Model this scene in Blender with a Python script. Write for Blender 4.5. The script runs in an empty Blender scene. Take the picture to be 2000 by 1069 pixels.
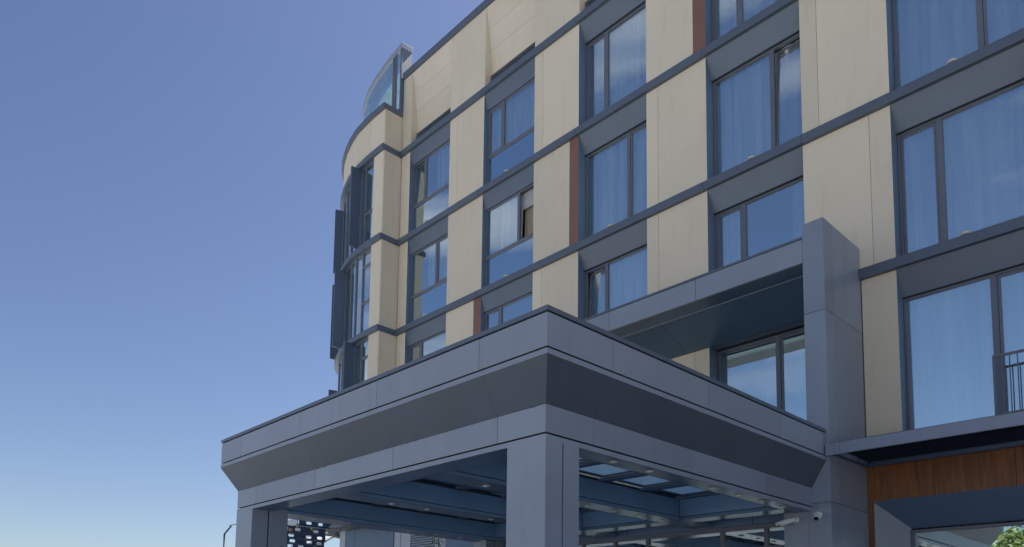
import bpy, bmesh, math, random
from mathutils import Vector, Matrix
random.seed(7)
SC = bpy.context.scene
COL = SC.collection
# ------------------------------------------------------------------ camera
cam_data = bpy.data.cameras.new('camera')
cam = bpy.data.objects.new('camera', cam_data)
COL.objects.link(cam)
_r = Vector((0.664612, 0.746945, 0.019072)); _u = Vector((0.059891, -0.078697, 0.995098)); _w = Vector((-0.744784, 0.660212, 0.097039))
cam.matrix_world = Matrix(((_r.x, _u.x, -_w.x, 0), (_r.y, _u.y, -_w.y, 0), (_r.z, _u.z, -_w.z, 1.6), (0, 0, 0, 1)))
cam_data.sensor_fit = 'HORIZONTAL'
cam_data.sensor_width = 36
cam_data.lens = 1461.166 / 2000 * 36
cam_data.shift_x = (1000 - 906.2226) / 2000
cam_data.shift_y = (1089.1535 - 534.5) / 2000
cam_data.clip_start = 0.05
cam_data.clip_end = 3000
SC.camera = cam
# ------------------------------------------------------------------ light
SUN_EL, SUN_AZ = math.radians(57), math.radians(6)      # behind the building
wd = bpy.data.worlds.new('World'); SC.world = wd; wd.use_nodes = True
nt = wd.node_tree; nt.nodes.clear()
sky = nt.nodes.new('ShaderNodeTexSky'); sky.sky_type = 'NISHITA'; sky.sun_disc = False
sky.sun_elevation = SUN_EL; sky.sun_rotation = SUN_AZ
sky.air_density = 1.0; sky.dust_density = 0.9; sky.ozone_density = 1.8; sky.altitude = 200
hs = nt.nodes.new('ShaderNodeHueSaturation'); hs.inputs['Hue'].default_value = 0.510; hs.inputs['Saturation'].default_value = 1.06
bg = nt.nodes.new('ShaderNodeBackground'); bg.inputs['Strength'].default_value = 0.05
wo = nt.nodes.new('ShaderNodeOutputWorld')
nt.links.new(sky.outputs[0], hs.inputs['Color'])
# thin cirrus high over the street side of the building
gc = nt.nodes.new('ShaderNodeTexCoord'); gm = nt.nodes.new('ShaderNodeMapping'); gm.inputs['Scale'].default_value = (1.2, 1.2, 5.0)
gn = nt.nodes.new('ShaderNodeTexNoise'); gn.inputs['Scale'].default_value = 1.6; gn.inputs['Detail'].default_value = 6; gn.inputs['Distortion'].default_value = 0.5
gr = nt.nodes.new('ShaderNodeMapRange'); gr.inputs['From Min'].default_value = 0.52; gr.inputs['From Max'].default_value = 0.72; gr.inputs['To Max'].default_value = 0.45
gs = nt.nodes.new('ShaderNodeSeparateXYZ'); gy = nt.nodes.new('ShaderNodeMapRange'); gy.inputs['From Min'].default_value = -0.1; gy.inputs['From Max'].default_value = -0.5
gp = nt.nodes.new('ShaderNodeMath'); gp.operation = 'MULTIPLY'
gx = nt.nodes.new('ShaderNodeMix'); gx.data_type = 'RGBA'; gx.inputs['B'].default_value = (9.0, 8.6, 8.4, 1)
nt.links.new(gc.outputs['Generated'], gm.inputs[0]); nt.links.new(gm.outputs[0], gn.inputs['Vector']); nt.links.new(gn.outputs['Fac'], gr.inputs['Value'])
nt.links.new(gc.outputs['Generated'], gs.inputs[0]); nt.links.new(gs.outputs['Y'], gy.inputs['Value'])
nt.links.new(gr.outputs[0], gp.inputs[0]); nt.links.new(gy.outputs[0], gp.inputs[1]); nt.links.new(gp.outputs[0], gx.inputs['Factor'])
nt.links.new(hs.outputs[0], gx.inputs['A']); nt.links.new(gx.outputs['Result'], bg.inputs['Color']); nt.links.new(bg.outputs[0], wo.inputs['Surface'])
sl = bpy.data.lights.new('sun', 'SUN'); sl.energy = 5.0; sl.angle = math.radians(0.5); sl.color = (1.0, 0.95, 0.87)
so = bpy.data.objects.new('sun', sl); COL.objects.link(so)
sd = Vector((math.sin(SUN_AZ) * math.cos(SUN_EL), math.cos(SUN_AZ) * math.cos(SUN_EL), math.sin(SUN_EL)))
so.rotation_euler = sd.to_track_quat('Z', 'Y').to_euler(); so.location = (0, 0, 60)
SC.view_settings.view_transform = 'Standard'; SC.view_settings.look = 'None'
SC.view_settings.exposure = 1.33; SC.view_settings.gamma = 1.0
SC.cycles.max_bounces = 10; SC.cycles.transparent_max_bounces = 16
SC.cycles.sample_clamp_indirect = 8

# ------------------------------------------------------------------ materials
def newmat(name):
    m = bpy.data.materials.new(name); m.use_nodes = True
    t = m.node_tree; t.nodes.clear()
    o = t.nodes.new('ShaderNodeOutputMaterial')
    return m, t, o
def surf(name, col, rough=0.5, metal=0.0, var=0.06, scale=1.2, bump=0.0, bscale=3.0, spec=0.5, stretch=(1, 1, 1), rvar=0.06, grime=0.0, tone=0.045):
    m, t, o = newmat(name)
    N = t.nodes; L = t.links
    p = N.new('ShaderNodeBsdfPrincipled')
    tc = N.new('ShaderNodeTexCoord'); mp = N.new('ShaderNodeMapping'); mp.inputs['Scale'].default_value = stretch
    L.new(tc.outputs['Object'], mp.inputs['Vector'])
    nz = N.new('ShaderNodeTexNoise'); nz.inputs['Scale'].default_value = scale; nz.inputs['Detail'].default_value = 5; nz.inputs['Roughness'].default_value = 0.6
    L.new(mp.outputs[0], nz.inputs['Vector'])
    cr = N.new('ShaderNodeValToRGB')
    cr.color_ramp.elements[0].position = 0.3; cr.color_ramp.elements[1].position = 0.7
    cr.color_ramp.elements[0].color = (*[c * (1 - var) for c in col], 1); cr.color_ramp.elements[1].color = (*[c * (1 + var) for c in col], 1)
    L.new(nz.outputs['Fac'], cr.inputs['Fac'])
    src = cr.outputs['Color']
    if grime > 0:
        n2 = N.new('ShaderNodeTexNoise'); n2.inputs['Scale'].default_value = 2.0; n2.inputs['Detail'].default_value = 6
        m2 = N.new('ShaderNodeMapping'); m2.inputs['Scale'].default_value = (3.0, 3.0, 0.35); L.new(tc.outputs['Object'], m2.inputs['Vector']); L.new(m2.outputs[0], n2.inputs['Vector'])
        r2 = N.new('ShaderNodeMapRange'); r2.inputs['From Min'].default_value = 0.55; r2.inputs['From Max'].default_value = 0.8; r2.inputs['To Max'].default_value = grime
        L.new(n2.outputs['Fac'], r2.inputs['Value'])
        mx = N.new('ShaderNodeMix'); mx.data_type = 'RGBA'; mx.inputs['B'].default_value = (0.10, 0.095, 0.085, 1)
        L.new(r2.outputs[0], mx.inputs['Factor']); L.new(src, mx.inputs['A']); src = mx.outputs['Result']
    oi = N.new('ShaderNodeObjectInfo'); om = N.new('ShaderNodeMapRange'); om.inputs['To Min'].default_value = 1 - tone; om.inputs['To Max'].default_value = 1 + tone
    L.new(oi.outputs['Random'], om.inputs['Value'])
    hv = N.new('ShaderNodeHueSaturation'); L.new(om.outputs[0], hv.inputs['Value']); L.new(src, hv.inputs['Color'])
    L.new(hv.outputs[0], p.inputs['Base Color'])
    mr = N.new('ShaderNodeMapRange'); mr.inputs['To Min'].default_value = max(0.02, rough - rvar); mr.inputs['To Max'].default_value = rough + rvar
    L.new(nz.outputs['Fac'], mr.inputs['Value']); L.new(mr.outputs[0], p.inputs['Roughness'])
    p.inputs['Metallic'].default_value = metal
    p.inputs['Specular IOR Level'].default_value = spec
    if bump > 0:
        nb = N.new('ShaderNodeTexNoise'); nb.inputs['Scale'].default_value = bscale; nb.inputs['Detail'].default_value = 2
        L.new(mp.outputs[0], nb.inputs['Vector'])
        bp = N.new('ShaderNodeBump'); bp.inputs['Strength'].default_value = bump; bp.inputs['Distance'].default_value = 0.02
        L.new(nb.outputs['Fac'], bp.inputs['Height']); L.new(bp.outputs[0], p.inputs['Normal'])
    L.new(p.outputs[0], o.inputs['Surface'])
    return m
def glass(name, tint, refl, rough=0.0, wave=0.02, gcol=(1, 1, 1)):
    m, t, o = newmat(name); N = t.nodes; L = t.links
    tr = N.new('ShaderNodeBsdfTransparent'); tr.inputs['Color'].default_value = (*tint, 1)
    gl = N.new('ShaderNodeBsdfGlossy'); gl.inputs['Roughness'].default_value = rough; gl.inputs['Color'].default_value = (*gcol, 1)
    lw = N.new('ShaderNodeLayerWeight'); lw.inputs['Blend'].default_value = 0.5
    pw = N.new('ShaderNodeMath'); pw.operation = 'POWER'; pw.inputs[1].default_value = 3.0
    ma = N.new('ShaderNodeMath'); ma.operation = 'MULTIPLY_ADD'; ma.inputs[1].default_value = 1 - refl; ma.inputs[2].default_value = refl; ma.use_clamp = True
    mx = N.new('ShaderNodeMixShader')
    L.new(lw.outputs['Facing'], pw.inputs[0]); L.new(pw.outputs[0], ma.inputs[0]); L.new(ma.outputs[0], mx.inputs['Fac'])
    tc = N.new('ShaderNodeTexCoord'); nz = N.new('ShaderNodeTexNoise'); nz.inputs['Scale'].default_value = 0.8; nz.inputs['Detail'].default_value = 1
    bp = N.new('ShaderNodeBump'); bp.inputs['Strength'].default_value = wave; bp.inputs['Distance'].default_value = 0.05
    L.new(tc.outputs['Object'], nz.inputs['Vector']); L.new(nz.outputs['Fac'], bp.inputs['Height']); L.new(bp.outputs[0], gl.inputs['Normal'])
    L.new(tr.outputs[0], mx.inputs[1]); L.new(gl.outputs[0], mx.inputs[2]); L.new(mx.outputs[0], o.inputs['Surface'])
    return m
def cloth(name, col, transl=0.45, sheer=0.0):
    """sheer = how much shows through where the weave hangs in a single layer"""
    m, t, o = newmat(name); N = t.nodes; L = t.links
    d = N.new('ShaderNodeBsdfDiffuse')
    s = N.new('ShaderNodeBsdfTranslucent'); s.inputs['Color'].default_value = (*col, 1)
    tc = N.new('ShaderNodeTexCoord'); mp = N.new('ShaderNodeMapping'); mp.inputs['Scale'].default_value = (6, 0.0, 0.20)
    oi = N.new('ShaderNodeObjectInfo'); ad = N.new('ShaderNodeVectorMath'); ad.operation = 'ADD'
    L.new(tc.outputs['Object'], mp.inputs[0]); L.new(mp.outputs[0], ad.inputs[0]); L.new(oi.outputs['Random'], ad.inputs[1])
    nz = N.new('ShaderNodeTexNoise'); nz.inputs['Scale'].default_value = 1.0; nz.inputs['Detail'].default_value = 3; nz.inputs['Distortion'].default_value = 0.3
    cr = N.new('ShaderNodeValToRGB'); cr.color_ramp.elements[0].position = 0.32; cr.color_ramp.elements[1].position = 0.66
    cr.color_ramp.elements[0].color = (*[c * .68 for c in col], 1); cr.color_ramp.elements[1].color = (*col, 1)
    L.new(ad.outputs[0], nz.inputs['Vector']); L.new(nz.outputs['Fac'], cr.inputs[0]); L.new(cr.outputs[0], d.inputs['Color'])
    mx = N.new('ShaderNodeMixShader'); mx.inputs['Fac'].default_value = transl
    L.new(d.outputs[0], mx.inputs[1]); L.new(s.outputs[0], mx.inputs[2])
    tr = N.new('ShaderNodeBsdfTransparent'); m2 = N.new('ShaderNodeMixShader'); mr = N.new('ShaderNodeMapRange')
    mr.inputs['From Min'].default_value = 0.30; mr.inputs['From Max'].default_value = 0.62; mr.inputs['To Min'].default_value = sheer; mr.inputs['To Max'].default_value = sheer * 0.15
    L.new(nz.outputs['Fac'], mr.inputs['Value']); L.new(mr.outputs[0], m2.inputs['Fac']); L.new(mx.outputs[0], m2.inputs[1]); L.new(tr.outputs[0], m2.inputs[2])
    L.new(m2.outputs[0], o.inputs['Surface'])
    return m
def wood(name):
    m, t, o = newmat(name); N = t.nodes; L = t.links
    p = N.new('ShaderNodeBsdfPrincipled'); p.inputs['Roughness'].default_value = 0.42
    tc = N.new('ShaderNodeTexCoord'); mp = N.new('ShaderNodeMapping'); mp.inputs['Scale'].default_value = (9, 9, 0.5)
    nz = N.new('ShaderNodeTexNoise'); nz.inputs['Scale'].default_value = 2.0; nz.inputs['Detail'].default_value = 8; nz.inputs['Distortion'].default_value = 0.6
    cr = N.new('ShaderNodeValToRGB'); cr.color_ramp.elements[0].position = 0.3; cr.color_ramp.elements[1].position = 0.75
    cr.color_ramp.elements[0].color = (0.13, 0.050, 0.020, 1); cr.color_ramp.elements[1].color = (0.32, 0.115, 0.035, 1)
    L.new(tc.outputs['Object'], mp.inputs[0]); L.new(mp.outputs[0], nz.inputs['Vector']); L.new(nz.outputs['Fac'], cr.inputs[0]); L.new(cr.outputs[0], p.inputs['Base Color'])
    L.new(p.outputs[0], o.inputs['Surface'])
    return m
M = {}
M['beige'] = surf('beige_panel', (0.68, 0.582, 0.435), 0.48, 0, 0.035, 0.7, 0.08, 0.8, grime=0.13, tone=0.06)
M['brown'] = surf('brown_panel', (0.22, 0.105, 0.075), 0.5, 0, 0.08, 3, stretch=(1, 1, 0.3))
M['grey'] = surf('grey_cladding', (0.25, 0.28, 0.335), 0.36, 0.0, 0.06, 0.8, 0.16, 0.5, spec=0.6, grime=0.16, tone=0.075)
M['band'] = surf('band_metal', (0.095, 0.115, 0.15), 0.38, 0.0, 0.05, 1.2, spec=0.6)
M['blue'] = surf('blue_grey_cladding', (0.11, 0.17, 0.25), 0.4, 0.0, 0.06, 0.9, 0.03, 0.8, spec=0.5)
M['soffit'] = surf('soffit_metal', (0.10, 0.165, 0.24), 0.3, 0.2, 0.08, 0.8, spec=0.5)
M['beamblue'] = surf('beam_side_metal', (0.16, 0.25, 0.35), 0.35, 0.1, 0.06, 0.8, 0.03, 0.6)
M['tube'] = surf('tube_metal', (0.20, 0.27, 0.38), 0.22, 0.3, 0.05, 2)
M['fin'] = surf('fin_metal', (0.07, 0.10, 0.145), 0.38, 0, 0.05, 1)
M['navy'] = surf('blade_metal', (0.025, 0.035, 0.06), 0.4, 0, 0.05, 2)
M['head'] = surf('head_metal_shaded', (0.12, 0.145, 0.185), 0.38, 0.0, 0.05, 0.8, 0.04, 0.7, grime=0.08)  # base colour darkened for the shade on the down-sloping head panels
M['blind'] = cloth('pale_blind', (0.80, 0.86, 0.80), 0.5)
M['slope_shade'] = surf('sloped_cladding_shaded', (0.080, 0.100, 0.125), 0.5, 0.0, 0.10, 0.8, 0.03, 0.8, spec=0.35, grime=0.12)  # grey cladding with the shade of its downward tilt put into the base colour
M['frame'] = surf('window_frame_metal', (0.135, 0.145, 0.175), 0.4, 0.1, 0.04, 2)
M['black'] = surf('joint_black', (0.012, 0.014, 0.02), 0.8, 0, 0.1, 3, spec=0.1)
M['room'] = surf('room_plaster', (0.40, 0.40, 0.38), 0.9, 0, 0.05, 1)
M['dark'] = surf('dark_backing', (0.03, 0.035, 0.045), 0.7, 0, 0.1, 2)
M['glass'] = glass('window_glass', (0.98, 0.99, 1.0), 0.50, gcol=(0.88, 1.0, 1.0), wave=0.05)
M['glass2'] = glass('spandrel_glass', (0.7, 0.85, 1.0), 0.58, gcol=(0.88, 1.0, 1.0), wave=0.05)
M['glassg'] = glass('green_glass', (0.78, 0.90, 0.88), 0.40)
M['roofglass'] = glass('skylight_glass', (0.75, 0.88, 0.90), 0.10)
_t = M['roofglass'].node_tree; _o = [n for n in _t.nodes if n.type == 'OUTPUT_MATERIAL'][0]; _s = _o.inputs['Surface'].links[0].from_socket
_tl = _t.nodes.new('ShaderNodeBsdfTranslucent'); _tl.inputs['Color'].default_value = (0.85, 0.98, 0.98, 1); _mx = _t.nodes.new('ShaderNodeMixShader'); _mx.inputs['Fac'].default_value = 0.6
_t.links.new(_s, _mx.inputs[1]); _t.links.new(_tl.outputs[0], _mx.inputs[2]); _t.links.new(_mx.outputs[0], _o.inputs['Surface'])
M['curtain'] = cloth('sheer_curtain', (0.95, 0.96, 0.97), 0.10, sheer=0.30)
M['drape'] = cloth('sand_drape', (0.48, 0.43, 0.30), 0.2)
M['wood'] = wood('wood_panel')
M['white'] = surf('white_plastic', (0.75, 0.74, 0.70), 0.4, 0, 0.03, 6)
M['lampglass'] = surf('frosted_lens', (0.55, 0.52, 0.45), 0.4, 0, 0.05, 8)
M['louvre'] = surf('pale_louvre', (0.42, 0.45, 0.48), 0.45, 0.1, 0.04, 2)
M['asphalt'] = surf('asphalt', (0.05, 0.05, 0.052), 0.85, 0, 0.25, 3, 0.3, 60)
M['paving'] = surf('paving', (0.29, 0.305, 0.325), 0.8, 0, 0.12, 1.5, 0.2, 30)
M['grass'] = surf('ground_green', (0.06, 0.09, 0.03), 0.9, 0, 0.3, 0.5)
M['bark'] = surf('bark', (0.10, 0.075, 0.05), 0.9, 0, 0.25, 6, 0.5, 12)
M['leaf'] = surf('leaf', (0.12, 0.17, 0.045), 0.5, 0, 0.35, 2.5)
M['leaf2'] = surf('sapling_leaf', (0.12, 0.22, 0.03), 0.5, 0, 0.3, 4)
M['conc'] = surf('pale_concrete', (0.36, 0.37, 0.37), 0.8, 0, 0.08, 1.2)
M['bulb'] = surf('amber_bulb', (0.42, 0.27, 0.12), 0.15, 0, 0.1, 5)
M['screen'] = surf('navy_board', (0.055, 0.085, 0.14), 0.45, 0, 0.06, 2)

# ------------------------------------------------------------------ mesh helpers
class MB:
    def __init__(s): s.v = []; s.f = []
    def add(s, vs, fs):
        n = len(s.v); s.v += [tuple(v) for v in vs]; s.f += [tuple(i + n for i in f) for f in fs]; return s
    def box(s, x0, x1, y0, y1, z0, z1):
        if x0 > x1: x0, x1 = x1, x0
        if y0 > y1: y0, y1 = y1, y0
        if z0 > z1: z0, z1 = z1, z0
        return s.add([(x0, y0, z0), (x1, y0, z0), (x1, y1, z0), (x0, y1, z0), (x0, y0, z1), (x1, y0, z1), (x1, y1, z1), (x0, y1, z1)],
                     [(0, 3, 2, 1), (4, 5, 6, 7), (0, 1, 5, 4), (1, 2, 6, 5), (2, 3, 7, 6), (3, 0, 4, 7)])
    def hexa(s, a, b):                      # two quads a (4 pts) and b (4 pts)
        return s.add(list(a) + list(b), [(0, 1, 2, 3), (7, 6, 5, 4), (0, 4, 5, 1), (1, 5, 6, 2), (2, 6, 7, 3), (3, 7, 4, 0)])
    def loft(s, rings, close=True, caps=True):
        n = len(rings[0]); base = len(s.v)
        for r in rings: s.v += [tuple(p) for p in r]
        for i in range(len(rings) - 1):
            for j in range(n if close else n - 1):
                a = base + i * n + j; b = base + i * n + (j + 1) % n
                s.f.append((a, b, b + n, a + n))
        if caps:
            s.f.append(tuple(base + j for j in range(n))[::-1]); s.f.append(tuple(base + (len(rings) - 1) * n + j for j in range(n)))
        return s
    def tube(s, pts, r, n=10, caps=True):
        pts = [Vector(p) for p in pts]; rs = r if isinstance(r, (list, tuple)) else [r] * len(pts)
        rings = []
        for i, p in enumerate(pts):
            d = (pts[min(i + 1, len(pts) - 1)] - pts[max(i - 1, 0)]).normalized()
            a = d.cross(Vector((0, 0, 1)));
            if a.length < 0.05: a = d.cross(Vector((1, 0, 0)))
            a.normalize(); b = d.cross(a)
            rings.append([p + (a * math.cos(2 * math.pi * k / n) + b * math.sin(2 * math.pi * k / n)) * rs[i] for k in range(n)])
        return s.loft(rings, True, caps)
    def build(s, name, mat, parent=None, bevel=0, smooth=False):
        me = bpy.data.meshes.new(name)
        me.from_pydata(s.v, [], s.f)
        bm = bmesh.new(); bm.from_mesh(me); bmesh.ops.recalc_face_normals(bm, faces=bm.faces); bm.to_mesh(me); bm.free()
        me.materials.append(mat if not isinstance(mat, str) else M[mat])
        if smooth:
            for p in me.polygons: p.use_smooth = True
        o = bpy.data.objects.new(name, me); COL.objects.link(o)
        if parent is not None: o.parent = parent
        if bevel:
            b = o.modifiers.new('bevel', 'BEVEL'); b.width = bevel; b.segments = 2; b.limit_method = 'ANGLE'; b.angle_limit = math.radians(30)
        return o
def tag(o, label=None, cat=None, group=None, kind=None):
    if label: o['label'] = label
    if cat: o['category'] = cat
    if group: o['group'] = group
    if kind: o['kind'] = kind
    return o
def empty(name, label, cat, group=None):
    o = bpy.data.objects.new(name, None); COL.objects.link(o); o.empty_display_size = 0.3
    return tag(o, label, cat, group)

# ------------------------------------------------------------------ setting
tag(MB().box(-900, 900, -900, 900, -0.3, 0.0).build('ground', 'paving'), kind='structure')
tag(MB().box(-45, 30, 2.0, 40, 0.004, 0.12).build('pavement', 'paving', bevel=0.01), kind='structure')
tag(MB().box(-45, 30, 1.8, 1.996, 0.004, 0.15).build('kerb', 'conc', bevel=0.015), kind='structure')

# ------------------------------------------------------------------ the hotel
BZ = {1: 18.5, 2: 15.18, 3: 11.86, 4: 8.54, 0: 5.22}      # underside height of each floor band (row r lies under band r)
BH = 0.20
Y0 = 15.0
hotel = empty('hotel_building', 'pale beige and slate grey hotel block with a curved glazed bay at its left end', 'building')
def panel(x0, x1, z0, z1, mat='beige', y=Y0, th=0.05, seams=(), name='wall_panel'):
    xs = [x0] + [s for s in seams] + [x1]
    for a, b in zip(xs, xs[1:]):
        MB().box(a + 0.0035, b - 0.0035, y, y + th, z0 + 0.004, z1 - 0.004).build(name, mat, hotel, bevel=0.003)
    MB().box(x0 + 0.03, x1 - 0.03, y + th + 0.004, y + th + 0.20, z0 - 0.02, z1 + 0.02).build('wall_core', 'black', hotel)
def frame_bars(mb, x0, x1, z0, z1, y, w, d):
    mb.box(x0, x0 + w, y, y + d, z0, z1); mb.box(x1 - w, x1, y, y + d, z0, z1)
    mb.box(x0 + w, x1 - w, y, y + d, z0, z0 + w); mb.box(x0 + w, x1 - w, y, y + d, z1 - w, z1)
def sash(win, x0, x1, z0, z1, y, tilt=0.0, mat='glass', name='pane'):
    """sash frame with its pane; tilt leans the top inward"""
    w = 0.045
    mb = MB(); frame_bars(mb, x0, x1, z0, z1, 0, w, 0.05)
    gb = MB().box(x0 + w - 0.004, x1 - w + 0.004, 0.022, 0.034, z0 + w - 0.004, z1 - w + 0.004)
    def tf(vs):
        out = []
        for (a, b, c) in vs:
            dz = c - z0
            out.append((a, y + b * math.cos(tilt) + dz * math.sin(tilt), z0 + dz * math.cos(tilt) - b * math.sin(tilt)))
        return out
    mb.v = tf(mb.v); gb.v = tf(gb.v)
    mb.build('sash', 'frame', win, bevel=0.004)
    gb.build(name, mat, win)
def window(x0, x1, row, yf=15.30, hd=0.22, mull=0.72, transom=False, tilt=None, missing=None, zb=None, zt=None, head=0.49, jambmat='blue', sill=True):
    zb = BZ[row] - 3.32 + BH if zb is None else zb
    zt = BZ[row] if zt is None else zt
    zh = zt - head
    mb = MB()
    fw = 0.05; d = 0.08
    frame_bars(mb, x0 + 0.004, x1 - 0.004, zb, zh, yf, fw, d)
    xm = x0 + mull
    zl = zb + fw
    ztr = None
    if transom:
        ztr = zt - 2.07
        mb.box(x0 + fw, x1 - fw, yf - 0.003, yf + d, ztr - 0.05, ztr + 0.05); zl = ztr + 0.05
    mb.box(xm - 0.05, xm + 0.05, yf - 0.005, yf + d, zl, zh - fw)
    win = mb.build('window', 'frame', hotel, bevel=0.004)
    for i, (a, b) in enumerate(((x0 + fw + 0.004, xm - 0.05), (xm + 0.05, x1 - fw - 0.004))):
        if missing == i: continue
        big = (b - a) > 0.9
        if big and tilt != i:
            MB().box(a, b, yf + 0.03, yf + 0.042, zl, zh - fw).build('pane', 'glass', win)
        else:
            sash(win, a + 0.003, b - 0.003, zl + 0.003, zh - fw - 0.003, yf + 0.012, 0.05 if tilt == i else 0.0)
    if transom:
        MB().box(x0 + fw, x1 - fw, yf + 0.03, yf + 0.042, zb + fw, ztr - 0.05).build('pane', 'glass2', win)
        MB().box(x0 + fw, x1 - fw, yf + 0.20, yf + 0.24, zb, ztr).build('spandrel_panel', 'dark', win)
    # reveal: jambs, sloping head panel, sill
    for (a, b) in ((x0 - 0.004, x0 + 0.0005), (x1 - 0.0005, x1 + 0.004)):
        MB().box(a, b, Y0 + 0.002, yf + 0.09, zb, zt - 0.002).build('jamb', jambmat, win)
    hp = MB().hexa([(x0, Y0 + 0.004, zt), (x1, Y0 + 0.004, zt), (x1, Y0 + hd, zh), (x0, Y0 + hd, zh)],
                   [(x0, Y0 + 0.03, zt), (x1, Y0 + 0.03, zt), (x1, Y0 + hd + 0.03, zh - 0.0), (x0, Y0 + hd + 0.03, zh - 0.0)])
    hp.build('head_panel', 'head', win)
    MB().box(x0, x1, Y0 + hd + 0.034, yf + 0.20, zh + 0.002, zh + 0.04).build('head_soffit', 'dark', win)
    if sill:
        MB().hexa([(x0, Y0 - 0.05, zb - 0.012), (x1, Y0 - 0.05, zb - 0.012), (x1, yf, zb + 0.012), (x0, yf, zb + 0.012)],
                  [(x0, Y0 - 0.05, zb - 0.06), (x1, Y0 - 0.05, zb - 0.06), (x1, yf, zb - 0.06), (x0, yf, zb - 0.06)]).build('sill', 'band', win)
    return win
def curtain(x0, x1, z0, z1, y, label, mat='curtain', amp=0.05, n=None, seed=0, flare=0.0):
    rnd = random.Random(seed * 13 + 5)
    w = x1 - x0; nx = max(24, int(w * 55)); nz = 10
    ph = [(rnd.uniform(5, 9), rnd.uniform(0, 6.28), rnd.uniform(.5, 1)), (rnd.uniform(14, 22), rnd.uniform(0, 6.28), rnd.uniform(.25, .55)), (rnd.uniform(28, 40), rnd.uniform(0, 6.28), .18)]
    vs = []; fs = []
    for j in range(nz + 1):
        tz = j / nz; z = z1 + (z0 - z1) * tz
        for i in range(nx + 1):
            x = x0 + w * i / nx
            s = sum(a * math.sin(f * (x + 0.06 * math.sin(tz * 2 + p)) + p) for f, p, a in ph)
            vs.append((x + flare * tz * math.sin(3 * x), y + amp * s * (0.55 + 0.45 * tz), z))
    for j in range(nz):
        for i in range(nx):
            a = j * (nx + 1) + i; fs.append((a, a + 1, a + nx + 2, a + nx + 1))
    mb = MB(); mb.v = vs; mb.f = fs
    o = mb.build('curtain', mat, None, smooth=True)
    return tag(o, label, 'curtain', 'curtains hanging behind the hotel windows')

CX = {'a': (-20.21, -18.03), 'b': (-16.36, -14.19), 'c': (-12.51, -10.32), 'd': (-8.66, -6.46), 'e': (-4.77, -2.57), 'f': (-0.88, 1.32)}
ORD = 'abcdef'
YF = {'a': 15.14, 'b': 15.14, 'c': 15.30, 'd': 15.30, 'e': 15.30, 'f': 15.30}
HD = {'a': 0.10, 'b': 0.10, 'c': 0.22, 'd': 0.22, 'e': 0.22, 'f': 0.22}
END = 12.0
for row in (1, 2, 3, 4):
    zt = BZ[row]; zb = zt - 3.32 + BH
    for c in ORD:
        if row == 4 and c in 'abcd': continue
        opts = dict(mull=1.44 if row in (2, 4) else 0.72, transom=(c in 'ab'), yf=YF[c], hd=HD[c])
        if (c, row) in (('a', 1), ('c', 3)): opts['tilt'] = 0
        if (c, row) == ('d', 2): opts['tilt'] = 1
        if (c, row) == ('b', 2): opts['missing'] = 1
        window(*CX[c], row, **opts)
    # wall panels between the windows
    def pn(x0, x1, **k): panel(x0, x1, zb, zt, **k)
    if row < 4:
        pn(-20.705, -20.21)
        pn(-18.03, -16.36 - (0.34 if row == 3 else 0), seams=(-17.64,) if row == 1 else ())
        if row == 3: pn(-16.70, -16.36, mat='brown')
        pn(-14.19, -12.51 - (0.32 if row == 2 else 0), seams=(-13.85,) if row in (1, 3) else ())
        if row == 2: pn(-12.83, -12.51, mat='brown')
        pn(-10.32, -8.66 - (0.33 if row == 1 else 0), seams=(-9.98,) if row in (2, 3) else ())
        if row == 1: pn(-8.99, -8.66, mat='brown')
        pn(-6.46, -4.77, seams=(-6.11,) if row in (1, 2) else (-5.16,))
    else:
        pn(-20.68, -13.9, seams=(-18.0, -16.3))
        pn(-5.40, -4.77)
    pn(-2.57, -0.88, seams=(-2.2,) if row % 2 else ())
    pn(1.32, END, seams=(3.2,))
# floor bands across the main front
for r in (1, 2, 3):
    cuts = [-20.70, -16.5, -12.55, -8.72, -6.44, -2.6, 1.4, END]
    for a, b in zip(cuts, cuts[1:]):
        MB().box(a + 0.002, b - 0.002, 14.90, 15.06, BZ[r], BZ[r] + BH).build('floor_band', 'band', hotel, bevel=0.008)
MB().box(-5.405, END, 14.90, 15.06, BZ[4], BZ[4] + BH).build('floor_band', 'band', hotel, bevel=0.008)
MB().box(-20.70, -13.95, 14.90, 15.06, BZ[4], BZ[4] + BH).build('floor_band', 'band', hotel, bevel=0.008)
MB().box(-20.70, -14.0, 14.90, 15.06, BZ[0], BZ[0] + BH).build('floor_band', 'band', hotel, bevel=0.008)
MB().box(-5.405, END, 14.90, 15.06, BZ[0] - 0.05, BZ[0] + BH - 0.02).build('floor_band', 'band', hotel, bevel=0.008)
# small bulkhead lamps resting on the bands under the windows
for (x, r) in ((-19.10, 2), (-19.05, 3), (-15.27, 2), (-15.22, 3), (-11.4, 3), (-7.55, 3), (-3.70, 3), (-3.62, 4)):
    z = BZ[r] + BH
    MB().tube([(x, 14.955, z + 0.002), (x, 14.955, z + 0.05), (x, 14.955, z + 0.075)], [0.085, 0.08, 0.03], 14).build('sill_lamp', 'lampglass', hotel, smooth=False)
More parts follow.
